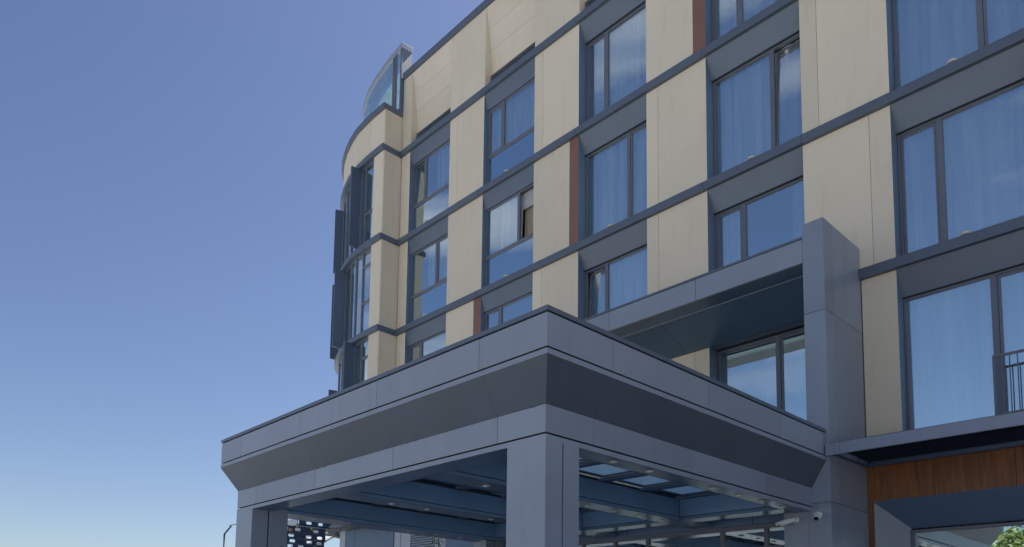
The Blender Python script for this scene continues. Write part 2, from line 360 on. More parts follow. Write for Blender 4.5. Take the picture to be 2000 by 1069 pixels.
# top storey: flush panels with folded panels and louvres between them
zt = 21.50; zb = BZ[1] + BH
prev = -20.705
for c in ORD:
    x0, x1 = CX[c]
    panel(prev, x0, zb, zt)
    # folded bay: flush at the top, 0.3 m back at the foot
    zf = 19.30; dep = 0.30
    def yat(z): return Y0 + 0.003 + dep * (zt - z) / (zt - zf)
    zs = [zt, 20.78, 20.08, zf]
    for a, b in zip(zs, zs[1:]):
        MB().hexa([(x0 + 0.02, yat(b + 0.004), b + 0.004), (x1 - 0.006, yat(b + 0.004), b + 0.004), (x1 - 0.006, yat(a - 0.004), a - 0.004), (x0 + 0.02, yat(a - 0.004), a - 0.004)],
                  [(x0 + 0.02, yat(b + 0.004) + 0.04, b + 0.004), (x1 - 0.006, yat(b + 0.004) + 0.04, b + 0.004), (x1 - 0.006, yat(a - 0.004) + 0.04, a - 0.004), (x0 + 0.02, yat(a - 0.004) + 0.04, a - 0.004)]).build('folded_panel', 'beige', hotel)
    for xx in (x0, x1 - 0.004):
        MB().hexa([(xx, Y0 + 0.006, zb), (xx, Y0 + dep + 0.05, zb), (xx, Y0 + dep + 0.05, zf), (xx, Y0 + 0.006, zt - 0.01)],
                  [(xx + 0.016, Y0 + 0.006, zb), (xx + 0.016, Y0 + dep + 0.05, zb), (xx + 0.016, Y0 + dep + 0.05, zf), (xx + 0.016, Y0 + 0.006, zt - 0.01)]).build('fold_cheek', 'beige', hotel)
    lb = MB()
    for k in range(10):
        z = zb + 0.03 + k * 0.055
        lb.hexa([(x0 + 0.02, Y0 + 0.20, z), (x1 - 0.02, Y0 + 0.20, z), (x1 - 0.02, Y0 + 0.27, z + 0.045), (x0 + 0.02, Y0 + 0.27, z + 0.045)],
                [(x0 + 0.02, Y0 + 0.20, z + 0.008), (x1 - 0.02, Y0 + 0.20, z + 0.008), (x1 - 0.02, Y0 + 0.27, z + 0.053), (x0 + 0.02, Y0 + 0.27, z + 0.053)])
    lb.build('louvre', 'grey', hotel)
    MB().box(x0 + 0.02, x1 - 0.01, Y0 + 0.36, Y0 + 0.38, zb, zt - 0.02).build('wall_core', 'black', hotel)
    prev = x1
panel(prev, END, zb, zt)
MB().box(-20.70, END, 14.93, 15.45, 21.50, 21.74).build('parapet_cap', 'band', hotel, bevel=0.01)
# body behind
MB().box(-25.6, END, 18.7, 30, 0, 21.4).build('rear_block', 'beige', hotel)
MB().box(END - 0.3, END, 15.07, 18.7, 0, 21.4).build('end_wall', 'beige', hotel)

# curved bay --------------------------------------------------------
CURVE = [(-20.71, 14.15), (-21.6, 14.15), (-22.6, 14.22), (-23.3, 14.38), (-23.96, 14.6), (-24.6, 14.88), (-25.15, 15.2), (-25.6, 15.6), (-25.95, 16.1), (-26.2, 16.8), (-26.3, 17.6), (-26.3, 30.0)]
CS = [0.0]
for a, b in zip(CURVE, CURVE[1:]): CS.append(CS[-1] + math.hypot(b[0] - a[0], b[1] - a[1]))
def cpos(s, off=0.0):
    """point on the bay outline at arc length s, pushed out by off"""
    def base(s):
        for i in range(len(CS) - 1):
            if s <= CS[i + 1] or i == len(CS) - 2:
                t = (s - CS[i]) / (CS[i + 1] - CS[i]); a, b = CURVE[i], CURVE[i + 1]
                return Vector((a[0] + (b[0] - a[0]) * t, a[1] + (b[1] - a[1]) * t))
    p = base(s)
    e = 0.25
    d = base(min(s + e, CS[-1])) - base(max(s - e, 0.0)); d.normalize()
    n = Vector((-d.y, d.x)); n = -n if n.y > 0 and s < 3 else n
    if n.x > 0.2: n = -n
    return p + n * off
def cshell(s0, s1, z0, z1, o0, o1, step=0.28):
    mb = MB(); n = max(1, int((s1 - s0) / step)); rings = []
    for i in range(n + 1):
        s = s0 + (s1 - s0) * i / n; a = cpos(s, o0); b = cpos(s, o1)
        rings.append([(a.x, a.y, z0), (b.x, b.y, z0), (b.x, b.y, z1), (a.x, a.y, z1)])
    return mb.loft(rings)
SE = 14.0
XI = -20.71
for r in (1, 2, 3, 4, 0):
    z = BZ[r]
    cshell(0.0, SE, z, z + BH, -0.25, 0.0).build('bay_band', 'band', hotel, bevel=0.006)
    MB().box(XI - 0.12, XI - 0.001, 14.402, 14.90, z, z + BH).build('bay_band', 'band', hotel)
MB().box(-20.79, XI - 0.002, 14.24, 14.40, BZ[0], BZ[0] + 0.1).build('bay_band', 'band', hotel)
for r in (1, 2, 3, 4):
    zt = BZ[r]; zb = zt - 3.32 + BH
    MB().box(XI - 0.10, XI - 0.03, 14.262, 15.04, zb + 0.003, zt - 0.003).build('bay_side_panel', 'beige', hotel, bevel=0.003)
    cshell(0.065, 0.66, zb + 0.003, zt - 0.003, -0.16, -0.10).build('bay_panel', 'beige', hotel, bevel=0.003)
    cshell(0.10, 0.60, zb, zt, -0.24, -0.20).build('bay_wall_core', 'black', hotel)
# glazing of the bay: per storey the mullion positions, the low transoms of the narrow bay window and the fins
BAY = {1: ([0.68, 1.30, 1.60, 2.45, 3.25, 4.1, 4.8, 5.7, 6.6, 7.5], [16.60], [(1.66, 0), (4.0, 0.4)]),
       2: ([0.68, 1.30, 1.80, 2.30, 3.10, 3.9, 4.8, 5.7, 6.6, 7.5], [14.58, 13.22], [(3.10, 0), (4.4, 0.0)]),
       3: ([0.68, 1.20, 1.72, 2.50, 3.16, 3.9, 4.8, 5.7, 6.6, 7.5], [11.16, 9.9], [(1.72, 0), (4.0, 1.1)]),
       4: ([0.68, 1.30, 1.90, 2.50, 3.16, 3.9, 4.8, 5.7, 6.6, 7.5], [7.8], [(3.10, 0)])}
for r, (ms, trs, fins) in BAY.items():
    zt = BZ[r]; zb = zt - 3.32 + BH
    mb = MB()
    for s in ms: 
        c_ = cshell(s - 0.035, s + 0.035, zb, zt, -0.24, -0.15); mb.add(c_.v, c_.f)
    for (za, zc) in ((zb, zb + 0.06), (zt - 0.07, zt)):
        c_ = cshell(ms[0] + 0.035, ms[-1], za, zc, -0.235, -0.155); mb.add(c_.v, c_.f)
    for z in trs:
        c_ = cshell(ms[0] + 0.035, ms[1] - 0.035, z - 0.045, z + 0.045, -0.236, -0.152); mb.add(c_.v, c_.f)
    w_ = mb.build('bay_window', 'frame', hotel)
    for a, b in zip(ms, ms[1:]):
        cshell(a + 0.03, b - 0.03, zb + 0.05, zt - 0.06, -0.20, -0.188).build('pane', 'glassg' if b - a > .7 else 'glass', w_)
    for (s, dz) in fins:
        p0 = cpos(s, -0.14); p1 = cpos(s, 0.26 if s < 3.5 else 0.19); zf = zt - dz; t_ = (cpos(s + 0.03) - cpos(s - 0.03)).normalized() * 0.04
        MB().hexa([(p0.x - t_.x, p0.y - t_.y, zb + 0.05), (p1.x - t_.x, p1.y - t_.y, zb + 0.12), (p1.x - t_.x, p1.y - t_.y, zf + 0.02), (p0.x - t_.x, p0.y - t_.y, zf)],
                  [(p0.x + t_.x, p0.y + t_.y, zb + 0.05), (p1.x + t_.x, p1.y + t_.y, zb + 0.12), (p1.x + t_.x, p1.y + t_.y, zf + 0.02), (p0.x + t_.x, p0.y + t_.y, zf)]).build('sun_fin', 'fin', w_, bevel=0.006)
# bay parapet
for (a, b) in ((0.065, 0.92), (0.928, 1.9), (1.908, 3.3), (3.308, 5.0), (5.008, 7.4), (7.408, SE)):
    cshell(a, b, 18.703, 20.05, -0.16, -0.10).build('bay_panel', 'beige', hotel)
MB().box(XI - 0.10, XI - 0.03, 14.262, 15.04, 18.703, 20.05).build('bay_side_panel', 'beige', hotel, bevel=0.003)
cshell(0.0, SE, 20.05, 20.24, -0.5, 0.0).build('bay_parapet_cap', 'band', hotel, bevel=0.008)
MB().box(XI - 0.30, XI - 0.001, 14.66, 14.99, 20.05, 20.24).build('bay_parapet_cap', 'band', hotel)
# floor slabs (ceilings) of main block and bay
inner = [cpos(CS[i], -0.45) for i in range(len(CS) - 1)]
MB().box(-20.6, END - 0.4, 15.5, 18.66, 21.0, 21.3).build('floor_slab', 'room', hotel)
for z in (19.70, 18.53, 15.21, 11.89, 8.57, 5.25):
    mb = MB(); poly = [(-20.6, 15.55), (-20.9, 14.7)] + [(p.x, p.y) for p in inner[1:]] + [(-25.7, 18.66), (END - 0.4, 18.66), (END - 0.4, 15.55)]
    mb.loft([[(x, y, z) for x, y in poly], [(x, y, z + 0.15) for x, y in poly]])
    mb.build('floor_slab', 'room', hotel)
for x in (-17.2, -13.4, -9.5, -5.6, -1.7, 3.0):
    MB().box(x - 0.08, x + 0.08, 15.42, 18.66, 5.36, 20.98).build('party_wall', 'room', hotel)
MB().box(-25.6, END - 0.4, 18.55, 18.69, 0.1, 20.9).build('corridor_wall', 'room', hotel)
# rooftop glazed box on the bay ---------------------------------------
RT = [(-20.71, 14.866), (-21.68, 14.955), (-22.85, 15.152), (-23.64, 15.35), (-24.5, 15.72), (-25.3, 16.2), (-25.9, 16.9), (-26.1, 17.8)]
def rpos(s):
    i = min(int(s), len(RT) - 2); t = s - i
    return Vector((RT[i][0] + (RT[i + 1][0] - RT[i][0]) * t, RT[i][1] + (RT[i + 1][1] - RT[i][1]) * t))
def rshell(s0, s1, z0, z1, d0, d1, n=None):
    n = n or max(1, int((s1 - s0) * 3)); rings = []
    for i in range(n + 1):
        s = s0 + (s1 - s0) * i / n; p = rpos(s); q = rpos(min(s + .05, 6.99)) - rpos(max(s - .05, 0)); q.normalize()
        nn = Vector((q.y, -q.x)); nn = nn if nn.y > 0 or (abs(nn.y) < .3 and nn.x > 0) else -nn
        a = p + nn * d0; b = p + nn * d1
        rings.append([(a.x, a.y, z0), (b.x, b.y, z0), (b.x, b.y, z1), (a.x, a.y, z1)])
    return MB().loft(rings)
rshell(0.0, 7.0, 22.74, 22.94, 0.0, 0.46).build('rooftop_screen_rail', 'grey', hotel, bevel=0.008)
rshell(0.09, 7.0, 20.24, 20.42, 0.0, 0.30).build('rooftop_screen_base', 'band', hotel, bevel=0.006)
MB().box(-20.80, -20.712, 14.87, 15.33, 20.24, 22.738).build('rooftop_screen_end', 'band', hotel, bevel=0.006)
fr = MB()
for s in (0.50, 0.66): 
    c_ = rshell(s - 0.03, s + 0.03, 20.42, 22.74, 0.02, 0.10, 1); fr.add(c_.v, c_.f)
rs = fr.build('rooftop_window', 'frame', hotel)
s = 0.72
while s < 6.8:
    rshell(s, s + 0.30, 20.43, 22.73, 0.05, 0.062, 1).build('pane', 'glassg', rs); s += 0.315
c_ = rshell(0.12, 0.46, 20.43, 22.73, 0.05, 0.062, 1).build('pane', 'glass', rs)
# pale blinds behind the glass
rshell(0.75, 7.0, 20.3, 22.60, 0.50, 0.512).build('rooftop_blind', 'blind', hotel)
mb = MB()
for xx in (-21.0, -21.15): mb.tube([(xx, 15.2, 20.3), (xx, 15.2, 22.7)], 0.03, 8)
mb.box(-21.12, -20.95, 15.16, 15.24, 21.2, 21.9); mb.build('rooftop_pole', 'frame', hotel)

# loggia over the canopy ------------------------------------------------
def fascia_seg(x0, x1):
    MB().box(x0 + 0.004, x1 - 0.004, 13.32, 13.38, 8.455, 8.905).build('loggia_fascia', 'grey', hotel, bevel=0.003)
for a, b in zip((-13.79, -12.39, -10.19, -7.99), (-12.39, -10.19, -7.99, -5.79)): fascia_seg(a, b)
MB().box(-13.79, -5.79, 13.305, 13.75, 8.91, 8.955).build('loggia_cap', 'band', hotel, bevel=0.004)
MB().box(-13.79, -5.79, 13.384, 14.995, 8.50, 8.90).build('loggia_roof', 'dark', hotel)
MB().box(-13.79, -5.79, 13.384, 13.83, 8.458, 8.496).build('loggia_soffit_strip', 'soffit', hotel)
MB().box(-13.79, -5.79, 13.832, 13.85, 8.452, 8.49).build('loggia_soffit_trim', 'louvre', hotel)
for a, b in ((-13.79, -9.2), (-9.192, -5.79)):
    MB().hexa([(a, 13.853, 8.455), (b, 13.853, 8.455), (b, 15.0, 8.105), (a, 15.0, 8.105)], [(a, 13.853, 8.49), (b, 13.853, 8.49), (b, 15.0, 8.14), (a, 15.0, 8.14)]).build('loggia_soffit', 'soffit', hotel)
panel(-13.9, -8.66, 5.1, 8.10, seams=(-11.5, -10.3, -9.05), y=15.0)
panel(-6.46, -5.8, 5.1, 8.10)
window(-8.66, -6.46, 4, mull=1.41, zb=5.3, zt=8.14, head=0.05, hd=0.20, yf=15.36, sill=False)
MB().box(-13.79, -5.79, 15.002, 15.38, 8.12, 8.70).build('loggia_lintel', 'soffit', hotel)
MB().box(-13.79, -5.79, 14.91, 15.0, 8.72, 8.74).build('wall_core', 'black', hotel)
# tall pillar on the right of the loggia (its seams are open joints)
def pillar(x0, x1, side):
    p = MB().box(x0 + 0.02, x1 - 0.02, 13.345, 14.98, 0, 9.17).build('pillar_core', 'black', hotel)
    lv = [0.12, 3.96, 7.46, 9.19]
    xs = x1 if side > 0 else x0
    for a, b in zip(lv, lv[1:]):
        MB().box(x0, x1 , 13.325, 13.343, a + 0.004, b - 0.004).build('pillar_panel', 'grey', hotel, bevel=0.002)
        for (ya, yb) in ((13.345, 13.70), (13.706, 15.0)):
            for (xa, xb) in ((x1 - 0.018, x1), (x0, x0 + 0.018)):
                MB().box(xa, xb, ya, yb, a + 0.004, b - 0.004).build('pillar_panel', 'grey', hotel, bevel=0.002)
    MB().box(x0 + .02, x1 - .02, 13.346, 14.99, 9.172, 9.192).build('pillar_cap', 'band', hotel)
pillar(-5.79, -5.41, 1)
pillar(-14.18, -13.80, -1)

# ground floor right: wood wall with a splayed window ------------------
for a, b in ((-5.405, -4.29), (-4.284, -3.09), (-3.084, -1.9), (-1.894, -0.7), (-0.694, 0.5), (0.506, END)):
    lo = 4.145 if -5.0 > b or a > -5.3 and b < 0.6 else 4.145
    MB().box(a, b, 15.0, 15.04, lo, 5.16).build('wood_panel', 'wood', hotel, bevel=0.002)
MB().box(-5.405, -5.30, 15.0, 15.04, 0.12, 4.141).build('wood_panel', 'wood', hotel, bevel=0.002)
MB().box(0.52, END, 15.0, 15.04, 0.12, 4.141).build('wood_panel', 'wood', hotel, bevel=0.002)
MB().box(-5.40, END - .02, 15.044, 15.10, 4.2, 5.2).build('wall_core', 'black', hotel)
xo0, xo1, zo = -5.298, 0.515, 4.14; xi0, xi1, zi = -4.84, 0.05, 3.66; yo, yi = 14.985, 15.50
mb = MB()
mb.hexa([(xo0, yo, zo), (xo1, yo, zo), (xi1, yi, zi), (xi0, yi, zi)], [(xo0, yo + .01, zo + .03), (xo1, yo + .01, zo + .03), (xi1, yi + .01, zi + .03), (xi0, yi + .01, zi + .03)])
gw = mb.build('shop_window', 'blue', hotel)
MB().hexa([(xo0, yo, 0.12), (xo0, yo, zo), (xi0, yi, zi), (xi0, yi, 0.12)], [(xo0 - .02, yo + .02, 0.12), (xo0 - .02, yo + .02, zo), (xi0 - .02, yi + .02, zi), (xi0 - .02, yi + .02, 0.12)]).build('splayed_reveal', 'grey', gw)
MB().hexa([(xo1, yo, 0.12), (xo1, yo, zo), (xi1, yi, zi), (xi1, yi, 0.12)], [(xo1 + .02, yo + .02, 0.12), (xo1 + .02, yo + .02, zo), (xi1 + .02, yi + .02, zi), (xi1 + .02, yi + .02, 0.12)]).build('splayed_reveal', 'grey', gw)
mb = MB(); frame_bars(mb, xi0, xi1, 0.5, zi - 0.03, 15.47, 0.06, 0.07)
for x in (-2.4,): mb.box(x - .04, x + .04, 15.47, 15.54, 0.56, zi - .09)
mb.build('window_frame', 'frame', gw, bevel=0.004)
MB().box(xi0 + .05, xi1 - .05, 15.50, 15.515, 0.55, zi - 0.08).build('pane', 'glass', gw)
MB().box(xi0, xi1, 15.3, 15.6, 0.12, 0.5).build('sill', 'grey', gw)
MB().box(-20.70, -20.58, 15.10, 18.6, 5.3, 21.0).build('party_wall', 'room', hotel)  # unseen wall added behind the bay corner to block a sun leak
MB().box(-5.6, -5.5, 15.1, 18.5, 0.1, 4.9).build('party_wall', 'room', hotel)

# french balcony in the right-hand first floor window -------------------
mb = MB()
mb.box(-3.30, -2.53, 14.96, 15.0, 6.42, 6.46); mb.box(-3.33, -3.29, 14.955, 15.005, 5.36, 6.462); mb.box(-3.30, -2.53, 14.96, 15.0, 5.40, 5.44)
rail = mb.build('balcony_railing', 'frame', hotel)
x = -3.20
while x < -2.55:
    MB().box(x - 0.008, x + 0.008, 14.968, 14.99, 5.44, 6.42).build('baluster', 'frame', rail); x += 0.11

# ground floor under the canopy: entrance wall at y = 14 -----------------
MB().box(-13.8, -6.27, 14.0, 14.08, 3.80, 4.60).build('entrance_header', 'blue', hotel)
for x in (-11.9, -10.2, -8.45, -7.2):
    MB().box(x - .006, x + .006, 13.997, 14.0, 3.80, 4.6).build('header_joint', 'black', hotel)
mb = MB()
mb.box(-13.8, -6.27, 14.0, 14.09, 3.70, 3.795); mb.box(-13.8, -6.27, 14.003, 14.085, 3.28, 3.35)
for x in (-13.75, -12.4, -11.5, -10.55, -9.66, -7.86, -6.93, -6.33): mb.box(x - .04, x + .04, 13.995, 14.09, 0.12, 3.70)
ew = mb.build('entrance_glazing', 'frame', hotel, bevel=0.004)
xs = (-13.75, -12.4, -11.5, -10.55, -9.66, -7.86, -6.93, -6.33)
for a, b in zip(xs, xs[1:]):
    MB().box(a + .04, b - .04, 14.04, 14.052, 3.35, 3.70).build('pane', 'glass', ew)
    MB().box(a + .04, b - .04, 14.04, 14.052, 0.15, 3.28).build('pane', 'glass', ew)
MB().box(-13.8, -6.27, 14.1, 18.5, 4.3, 4.42).build('lobby_ceiling', 'room', hotel)
for y in (15.0, 16.4):
    MB().box(-12.8, -7.0, y, y + 0.12, 4.24, 4.296).build('lobby_light', 'white', hotel)
MB().box(-6.26, -5.80, 13.35, 14.2, 0.12, 4.2).build('pier', 'grey', hotel, bevel=0.004)
# ground floor wall left of the canopy, piers, blue panels and a pale louvre
for a, b, m_, y in ((-23.95, -23.57, 'louvre', 14.99), (-23.56, -22.97, 'blue', 15.0), (-22.955, -20.56, 'blue', 15.0), (-20.50, -20.15, 'louvre', 14.99), (-20.14, -19.62, 'louvre', 15.0),
                    (-18.32, -17.82, 'louvre', 15.0), (-17.81, -16.14, 'blue', 15.0), (-16.13, -15.68, 'louvre', 15.0), (-15.67, -13.81, 'beige', 15.0)):
    MB().box(a, b, y, y + 0.06, 0.12, 5.2).build('ground_floor_panel', m_, hotel, bevel=0.003)
MB().box(-23.9, -13.85, 15.064, 15.14, 0.12, 5.2).build('wall_core', 'black', hotel)
lb = MB()
for k in range(62):
    z = 0.2 + k * 0.08
    lb.hexa([(-19.61, 15.0, z), (-18.33, 15.0, z), (-18.33, 15.05, z + 0.055), (-19.61, 15.05, z + 0.055)], [(-19.61, 15.0, z + .012), (-18.33, 15.0, z + .012), (-18.33, 15.05, z + 0.067), (-19.61, 15.05, z + 0.067)])
lb.build('louvre', 'louvre', hotel)

# ------------------------------------------------------------------ curtains
def T(row): return BZ[row] - 0.15
def CB(row): return BZ[row] - 3.32 + BH + 0.03
rn = {1: 'top row', 2: 'second row', 3: 'third row', 4: 'lowest row'}
cn = {'a': 'first', 'b': 'second', 'c': 'third', 'd': 'fourth', 'e': 'fifth'}
def cur(c, row, a, b, look, seed, **k):
    x0, x1 = CX[c]; lo = BZ[row] - 2.12 if c in 'ab' else CB(row)
    curtain(x0 + a, x0 + b, lo, T(row), YF[c] + 0.19, f'{look}, {rn[row]}, {cn[c]} window from the bay', seed=seed, **k)
cur('a', 1, 1.1, 2.15, 'half drawn sheer white curtain', 1)
cur('b', 1, 0.02, 2.15, 'sheer white curtain drawn across', 2)
cur('c', 1, 0.10, 2.17, 'evenly pleated sheer white curtain', 3)
cur('d', 1, 0.02, 2.17, 'sheer white curtain with soft folds', 4)
cur('e', 1, 0.02, 2.17, 'sheer white curtain fully drawn', 5)
cur('a', 2, 0.75, 2.15, 'sheer white curtain pulled to the right', 6)
cur('b', 2, 0.50, 1.45, 'sheer white curtain left of the open sash', 7)
cur('c', 2, 0.05, 2.17, 'long sheer white curtain parted at its foot', 8, flare=0.02)
cur('d', 2, 0.02, 2.17, 'deeply folded sheer white curtain', 9, amp=0.05)
cur('e', 2, 0.02, 2.17, 'broad sheer white curtain', 10)
cur('c', 3, 0.02, 2.17, 'sheer white curtain behind the tilted sash', 11)
cur('d', 3, 0.02, 0.70, 'narrow sheer white curtain gathered at the left', 12)
cur('d', 3, 1.75, 2.17, 'narrow sheer white curtain gathered at the right', 13)
cur('e', 3, 0.02, 2.17, 'loosely hung sheer white curtain', 14, amp=0.045)
cur('e', 4, 0.02, 2.17, 'tall bright sheer white curtain behind the balcony rail', 15)
x0, x1 = CX['d']
curtain(x0 + 0.05, x1, 5.4, 7.98, 15.66, 'sand coloured pleated curtain in the loggia window behind the canopy roof', mat='drape', seed=16, amp=0.03)
x0, x1 = CX['b']
curtain(x0 + 1.46, x1 - 0.02, BZ[2] - 2.12, BZ[2] - 0.7, 15.40, 'sand coloured curtain behind the open sash, below a roller blind', mat='drape', seed=17, amp=0.035)
bl = MB().box(x0 + 1.47, x1 - 0.03, 15.30, 15.305, BZ[2] - 1.02, BZ[2] - 0.52).tube([(x0 + 1.47, 15.33, BZ[2] - 0.5), (x1 - 0.03, 15.33, BZ[2] - 0.5)], 0.03, 10).build('roller_blind', 'room')
tag(bl, 'short brown grey roller blind above the sand coloured curtain in the open sash', 'blind')

# ------------------------------------------------------------------ entrance canopy
can = empty('entrance_canopy', 'large slate grey entrance canopy with sloping fascia, corner columns and glass roof', 'canopy')
XC, YC, XL, YB = -5.727, 6.30, -13.85, 13.32      # lower beam planes: right, front, left; back end
OX, OY = 0.255, 0.265
# profile (k, z): k = 0 beam plane, 1 = upper fascia plane
def ring_piece(side, s0, s1, prof, name, mat, bevel=0.003, in_=0.02):
    """prof: outer profile points (k,z) bottom to top, thickened inwards; side 'F' front, 'R' right, 'L' left"""
    def P(s, k, z, e):
        ox = OX * k; oy = OY * k
        if side == 'F':
            y = YC - oy + e
            x = s
            if s >= XC - 1e-6: x = XC + ox - e
            if s <= XL + 1e-6: x = XL - ox + e
            return (x, y, z)
        if side == 'R':
            return (XC + ox - e, (YC - oy + e) if s <= YC + 1e-6 else s, z)
        return (XL - ox + e, (YC - oy + e) if s <= YC + 1e-6 else s, z)
    rings = []
    for s in (s0, s1):
        rings.append([P(s, k, z, 0) for k, z in prof] + [P(s, k, z, in_) for k, z in reversed(prof)])
    MB().loft(rings).build(name, mat, can, bevel=bevel)
G = 0.003
def run(side, cuts, prof, name, mat, gap=G, **k):
    for i, (a, b) in enumerate(zip(cuts, cuts[1:])):
        a2 = a if i == 0 else a + gap; b2 = b if i == len(cuts) - 2 else b - gap
        ring_piece(side, a2, b2, prof, name, mat, **k)
UPF = [XL, -13.22, -11.0, -8.785, -6.60, XC]; LOF = [XL, -13.06, -10.89, -8.71, -6.53, XC]
UPR = [YC, 7.23, 9.43, 11.62, YB]; LOR = [YC, 7.18, 9.38, 11.58, YB]
for side, up, lo, s_end in (('F', UPF, LOF, None), ('R', UPR, LOR, None), ('L', UPR, LOR, None)):
    ends = [up[0], up[-1]]
    run(side, [ends[0], (ends[0] * 2 + ends[1]) / 3 + 0.4, (ends[0] + ends[1] * 2) / 3 + 0.2, ends[1]], [(1.05, 5.205), (1.05, 5.262), (0.0, 5.263)], 'cap_flashing', 'band', gap=0.002)
    run(side, up, [(1, 4.795), (1, 5.188)], 'fascia_panel', 'grey')
    run(side, ends, [(1.01, 4.705), (1.01, 4.772)], 'drip_strip', 'grey')
    run(side, lo, [(0.0, 4.243), (1.0, 4.70)], 'sloped_panel', 'slope_shade', bevel=0, gap=0.0012)
    run(side, lo, [(0, 3.908), (0, 4.240)], 'beam_panel', 'grey')
    run(side, ends, [(0.01, 3.822), (0.01, 3.886)], 'edge_strip', 'grey')
    ring_piece(side, ends[0], ends[1], [(-0.17, 3.83), (-0.17, 4.262), (0.8, 4.745), (0.8, 5.2)], 'core', 'black', bevel=0, in_=0.06)
# soffits of the ring beams
SZ = 3.823
def soff(x0, x1, y0, y1): MB().box(x0, x1, y0, y1, SZ, SZ + 0.012).build('soffit_panel', 'soffit', can)
XR_in = -6.05; YF_in = 6.70; XL_in = -13.20
soff(XR_in, XC - 0.022, 6.325, 13.31)
for a, b in zip((XL_in, -11.0, -8.785), (-11.004, -8.789, XR_in - 0.004)): soff(a, b, 6.325, YF_in)
soff(XL + 0.022, XL_in - 0.004, 6.325, 13.98)
# cross beams: side panels, groove, lower strip, soffit
def beam(x0, x1, y0, y1, left=True, right=True, soffit=True, front=False, m='beamblue'):
    if soffit: soff(x0 + 0.002, x1 - 0.002, y0, y1)
    for on, xa, xb in ((right, x1 - 0.02, x1), (left, x0, x0 + 0.02)):
        if on:
            MB().box(xa, xb, y0, y1, 3.898, 4.23).build('beam_panel', 'beamblue', can, bevel=0.002)
            MB().box(xa - 0.002 if xa < x1 - .03 else xa, xb + 0.003 if xb > x1 - .01 else xb, y0, y1, SZ, 3.886).build('edge_strip', 'beamblue', can, bevel=0.003)
    MB().box(x0 + 0.022, x1 - 0.022, y0, y1, 3.84, 4.225).build('core', 'black', can)
YE0, YE1 = 12.75, 13.20
beam(-8.50, -8.05, YF_in, YE0)
beam(-10.95, -10.48, YF_in, YE0)
beam(-13.45, XL_in, YF_in, YE0, left=False, soffit=False)
beam(XR_in, XR_in + 0.10, YF_in, YE0, right=False, soffit=False)
beam(-8.50, -8.05, YE1, 13.98); beam(-10.95, -10.48, YE1, 13.98)
# inner face of the front beam
MB().box(XL_in, XR_in, YF_in, YF_in + 0.02, SZ, 4.23).build('beam_panel', 'beamblue', can)
# end beam facing the front
soff(XL_in, XR_in - 0.002, YE0 + 0.002, YE1 - 0.002)
for (y0, y1) in ((YE0, YE0 + 0.02), (YE1 - 0.02, YE1)):
    for a, b in ((XL_in, -10.955), (-10.475, -8.505), (-8.045, XR_in)):
        MB().box(a, b, y0, y1, 3.898, 4.23).build('beam_panel', 'beamblue', can, bevel=0.002)
        MB().box(a, b, y0 - (0.003 if y0 == YE0 else 0), y1, SZ, 3.886).build('edge_strip', 'soffit', can, bevel=0.002)
MB().box(XL_in, XR_in, YE0 + 0.022, YE1 - 0.022, 3.84, 4.225).build('core', 'black', can)
MB().box(XL_in, XR_in - 0.02, YE1 - 0.1, 13.99, 4.60, 4.66).build('rear_roof', 'soffit', can)
# rafters and glass panes of the skylights
for (xa, xb) in ((-8.05, XR_in), (-10.48, -8.50), (XL_in, -10.95)):
    ys = [12.87 - 1.22 * k for k in range(6)]
    for xx in (xa - 0.16, xb + 0.10): MB().box(xx, xx + 0.06, 6.3, 12.9, 4.232, 4.307).build('upstand', 'dark', can)
    for y in ys:
        r_ = MB().box(xa - 0.12, xb + 0.12, y - 0.09, y + 0.09, 4.25, 4.305).build('rafter', 'blue', can, bevel=0.004)
        MB().box(xa - 0.10, xb + 0.10, y - 0.025, y + 0.025, 4.345, 4.36).build('cap_strip', 'band', r_)
    for y1, y0 in zip(ys, ys[1:] + [6.2]):
        mb = MB(); 
        mb.box(xa - .02, xa + .06, y0 + .09, y1 - .09, 4.308, 4.34); mb.box(xb - .06, xb + .02, y0 + .09, y1 - .09, 4.308, 4.34)
        mb.box(xa + .06, xb - .06, y0 + .09, y0 + .15, 4.308, 4.34); mb.box(xa + .06, xb - .06, y1 - .15, y1 - .09, 4.308, 4.34)
        f_ = mb.build('skylight_frame', 'blue', can)
        MB().box(xa + .05, xb - .05, y0 + .14, y1 - .14, 4.328, 4.338).build('pane', 'roofglass', f_)
# columns
def column(x0, x1, y0, y1, z0=0.12, z1=3.886, gy=None, name='column'):
    gy = gy or (y0 + y1) / 2
    c = MB().box(x0, x1, y0 - 0.003, gy - 0.014, z0, z1).box(x0, x1, gy + 0.014, y1, z0, z1).build(name, 'grey', can, bevel=0.004)
    MB().box(x0 + 0.03, x1 - 0.03, y0 + 0.05, y1 - 0.04, z0, z1).build('column_joint', 'black', c)
column(-6.35, XC + 0.004, YC, 6.90, gy=6.605)
column(XL - 0.004, -13.18, YC, 7.05, gy=6.64)
column(XL - 0.004, -13.4, 12.6, 13.2)
# downlights
def downlight(x, y):
    d = MB().tube([(x, y, SZ - 0.012), (x, y, SZ - 0.002)], [0.055, 0.062], 20).build('downlight', 'lampglass', can)
    MB().tube([(x, y, SZ - 0.018), (x, y, SZ - 0.0125)], 0.03, 14).build('lens', 'white', d)
for x in (-5.875, -8.28, -10.72, -13.40):
    for y in (7.77, 8.57, 10.20, 11.0, 11.75, 12.5):
        downlight(x, y)

